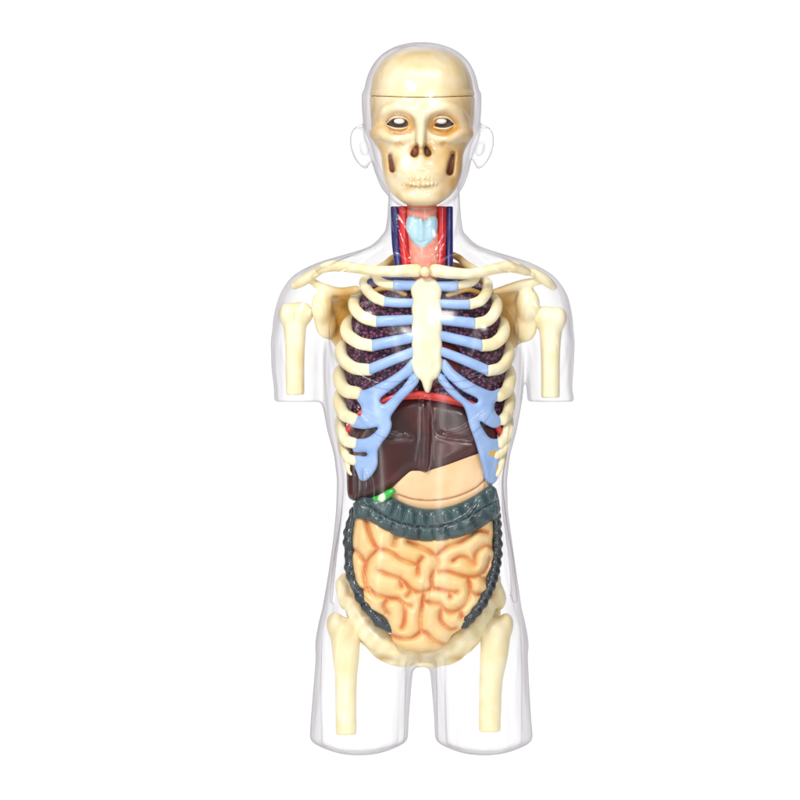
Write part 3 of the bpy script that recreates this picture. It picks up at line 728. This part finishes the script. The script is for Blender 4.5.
f = F(398, 478, 322, 402, -14, 56, 1.0); f.ell((438, 366, 24), (29, 33, 24), 0, False, -20)
f.ell((430, 338, 22), (14, 12, 14), 5); f.cap((452, 352, 43), (440, 388, 44), 1.6, 1.2, 1.5)
build('heart', f, M['heart'], ROOT, None, 2)
f = F(336, 512, 384, 452, -60, 56, 1.2)
def dia(X, Y, Z):
    X2 = X[:, :, 0]
    yr = np.interp(X2[:, 0], [p[0] for p in DP], [p[1] for p in DP])[:, None, None]
    W = cageW(425) - 6; D = 46
    q = (np.abs((X - CX) / W) ** 2.4 + np.abs(Z / D) ** 2.4) ** (1 / 2.4)
    return np.maximum(np.abs(Y - yr - 3) - 2.2, (q - 1) * D).astype(np.float32)
f.add(dia); f.tube([(x, y, min(cz(x, y) - 8.5, 46)) for x, y in DP], 3.2, 2)
build('diaphragm', f, M['diaph'], ROOT, None, 2)

# ------------------------------------------------------------------ abdominal organs
def zb(front, wid=104.0): return lambda X, Y: front * np.sqrt(np.clip(1 - (np.abs(X - 423) / wid) ** 2.4, 0.04, 1))
LV = sm([(350, 436), (358, 424), (372, 412), (388, 404), (406, 399), (424, 398), (444, 400), (462, 404), (478, 409), (490, 418), (497, 432), (496, 446), (486, 452), (474, 457), (458, 463), (444, 468),
         (430, 472), (420, 474), (412, 472), (405, 478), (394, 487), (382, 493), (370, 499), (358, 501), (349, 498), (347, 486), (347, 460)], 3, True)
f = slab(LV, zb(34), 9, 12, 40, 1.0, [[(424, 398), (424, 420), (423, 440), (421, 458), (419, 474)], [(432, 424), (438, 434), (452, 438), (482, 441)], [(376, 430), (392, 436), (412, 438)]], 6, 2.6)
f.cap((428, 402, 42), (426, 470, 42), 2.5, 2.5, 4)
f.blur(2); build('liver', f, M['liver'], ROOT, None, 8)
SP = sm([(398, 470), (440, 455), (478, 446), (490, 458), (492, 476), (491, 492), (476, 503), (460, 510), (444, 514), (428, 515), (412, 513), (400, 508), (388, 499)], 3, True)
SL = sm([(398, 494), (412, 498.5), (428, 500), (446, 498.5), (462, 494), (476, 487), (486, 478)])
f = slab(SP, zb(30), 9, 13, 30, 0.9, [SL], 2.5, 1.6)
build('stomach', f, M['stomach'], ROOT, lambda V: (1 - seg_dist(V[:, 0], V[:, 1], SL) / 1.4) * (V[:, 2] > 10) * 0.95, 2)
f = slab(sm([(372, 497), (380, 494), (388, 489), (395, 488), (394, 493), (388, 499), (380, 502.5), (375, 501)], 3, True), zb(47), 4, 4, 8, 0.6)
build('gallbladder', f, M['gall'], ROOT, lambda V: (1.2 - np.hypot((V[:, 0] - 382) / 3.6, (V[:, 1] - 497) / 5)) * 2 * (V[:, 2] > 40), 2)  # pale patch painted on as a glint

top = sm([(353, 503), (362, 497), (374, 497), (386, 496), (396, 498.5), (408, 504), (424, 508), (440, 507.5), (456, 503.5), (472, 496), (484, 488), (491, 485), (496, 488)])
bot = sm([(499, 500), (499, 514), (486, 524), (472, 532), (456, 537.5), (436, 540.5), (416, 540), (398, 536), (382, 528), (368, 520), (354, 518)])
mid = sm([(361, 502), (370, 506), (384, 515), (400, 522), (418, 526), (434, 526), (450, 523), (468, 516), (484, 507), (499, 499)], 5)
cr = [mid]; mp = np.array(mid)
L = np.r_[0, np.cumsum(np.hypot(*np.diff(mp, axis=0).T))]
for j, sdist in enumerate(np.arange(6, L[-1], 13.2)):
    p = np.array([np.interp(sdist, L, mp[:, i]) for i in (0, 1)]); q = np.array([np.interp(sdist + 1, L, mp[:, i]) for i in (0, 1)])
    n = (q - p) / np.linalg.norm(q - p); n = np.array([-n[1], n[0]])
    cr.append([tuple(p - n * 2), tuple(p - n * 22 - (q - p) * 1)]); p2 = p + (q - p) * 6
    cr.append([tuple(p2 + n * 2), tuple(p2 + n * 18)])
COL = top + bot
f = slab(COL, zb(42), 8, 9, 22, 0.8, cr, 5.6, 4.4)
colon = build('large_intestine', f, M['colon'], ROOT, lambda V: (1 - seg_dist(V[:, 0], V[:, 1], mid) / 1.3) * 0.85, 2)
M['colon_dark'] = mat('colon_dark_teal', (38, 54, 58), (18, 24, 30), 0.28, 70, 0.3, 150, coat=0.4)
def beads(pts, r, m=M['colon_dark']):
    Q = spline(np.array(pts, float), 12); L = np.r_[0, np.cumsum(np.linalg.norm(np.diff(Q, axis=0), axis=1))]
    n = int(L[-1] / (r * 1.45)); f = fit(pts, [r + 2], 0.8)
    for s in np.linspace(0, L[-1], n):
        s2 = s + 1.6 * math.sin(s * 1.3); c = [np.interp(s2, L, Q[:, i]) for i in range(3)]; q = r * (1 + 0.10 * math.sin(s * 2.1 + 1))
        f.ell(c, (q, q * 0.92, q), 0.8)
    f.tube(pts, r * 0.8, 1)
    build('large_intestine', f, m, ROOT, lambda V: 0.25 + 0.3 * np.sin(V[:, 1] * .8) * np.sin(V[:, 0]), 1)
beads([(356, 512, 24), (350, 530, 22), (350, 552, 22), (351.5, 572, 24), (359, 592, 28), (369, 608, 32), (381, 622, 34), (390, 626, 32)], 6.6)
beads([(494, 508, 22), (496, 530, 18), (496.5, 552, 20), (494, 570, 24), (489.5, 586, 28), (482, 602, 32), (473, 614, 34), (464, 623, 32)], 5.8)

GUT = sm([(358, 508), (368, 514), (385, 524), (405, 532), (430, 535), (455, 532), (475, 526), (490, 516), (493, 530), (492, 542), (494, 552), (492, 566), (487, 576), (489, 586), (482, 600), (474, 608), (468, 618), (462, 627), (452, 634),
          (447, 641), (438, 648), (420, 650), (404, 648), (395, 643), (391, 635), (387, 620), (380, 614), (370, 610), (362, 600), (357, 586), (353, 570), (352, 545), (354, 524)], 3, True)
CRS = [[(366, 518), (369, 530), (373, 541), (378, 548), (384, 549), (392, 552), (400, 558), (410, 562), (417, 564)],
       [(378, 549), (372, 555), (367, 562), (365, 572), (366, 584), (368, 588), (378, 594), (388, 597), (398, 598), (404, 603), (411, 605)],
       [(422, 557), (418, 563), (418, 574)],
       [(380, 570), (386, 573), (398, 577), (405, 582), (412, 589), (420, 591), (428, 589), (432, 586), (431, 578), (434, 570)],
       [(408, 541), (418, 545), (430, 551), (436, 555), (445, 547), (455, 543), (462, 540), (468, 536)],
       [(436, 555), (438, 562), (437, 570), (448, 571), (458, 574), (468, 576), (478, 575), (484, 571), (488, 564), (490, 558)],
       [(453, 560), (459, 556), (466, 557), (472, 562), (474, 563), (475, 554), (480, 548), (487, 545), (494, 549)],
       [(480, 575), (487, 581)], [(432, 587), (442, 589), (452, 591), (457, 591)], [(450, 591), (450, 596)],
       [(468, 577), (470, 590), (467, 600), (460, 608), (452, 611), (445, 609), (440, 603)],
       [(441, 609), (440, 617), (443, 623), (450, 628), (456, 627)], [(459, 608), (462, 616)],
       [(404, 602), (405, 612), (404, 622), (402, 627)], [(424, 591), (422, 605), (420, 618), (421, 630)],
       [(392, 634), (400, 637), (410, 637), (416, 634), (421, 630)], [(421, 630), (427, 632), (434, 639), (444, 643)],
       [(468, 536), (476, 530), (488, 532)], [(400, 577), (402, 586)], [(352, 549), (359, 553), (366, 562)], [(388, 597), (384, 605), (387, 613)], [(357, 590), (364, 589), (368, 588)], [(412, 589), (407, 596)], [(424, 600), (432, 602), (440, 603)], [(396, 536), (394, 545)], [(470, 592), (480, 594)]]
f = slab(GUT, zb(35, 96.0), 10, 12, 24, 0.8, CRS, 10.5, 11.5); f.blur(1)
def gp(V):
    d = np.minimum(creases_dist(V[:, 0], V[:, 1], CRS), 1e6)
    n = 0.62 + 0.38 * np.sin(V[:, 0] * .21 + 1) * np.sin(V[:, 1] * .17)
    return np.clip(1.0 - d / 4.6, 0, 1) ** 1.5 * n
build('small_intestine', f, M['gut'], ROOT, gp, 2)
f = slab(sm([(394, 640), (408, 646), (421, 648), (438, 646), (450, 640), (447, 652), (436, 655), (421, 656), (406, 654), (396, 649)], 2, True), zb(20), 4, 4, 12, 0.9)
M['bladder'] = mat('bladder_grey', (176, 164, 176), (160, 148, 160), 0.4)
build('bladder', f, M['bladder'], ROOT, None, 2)
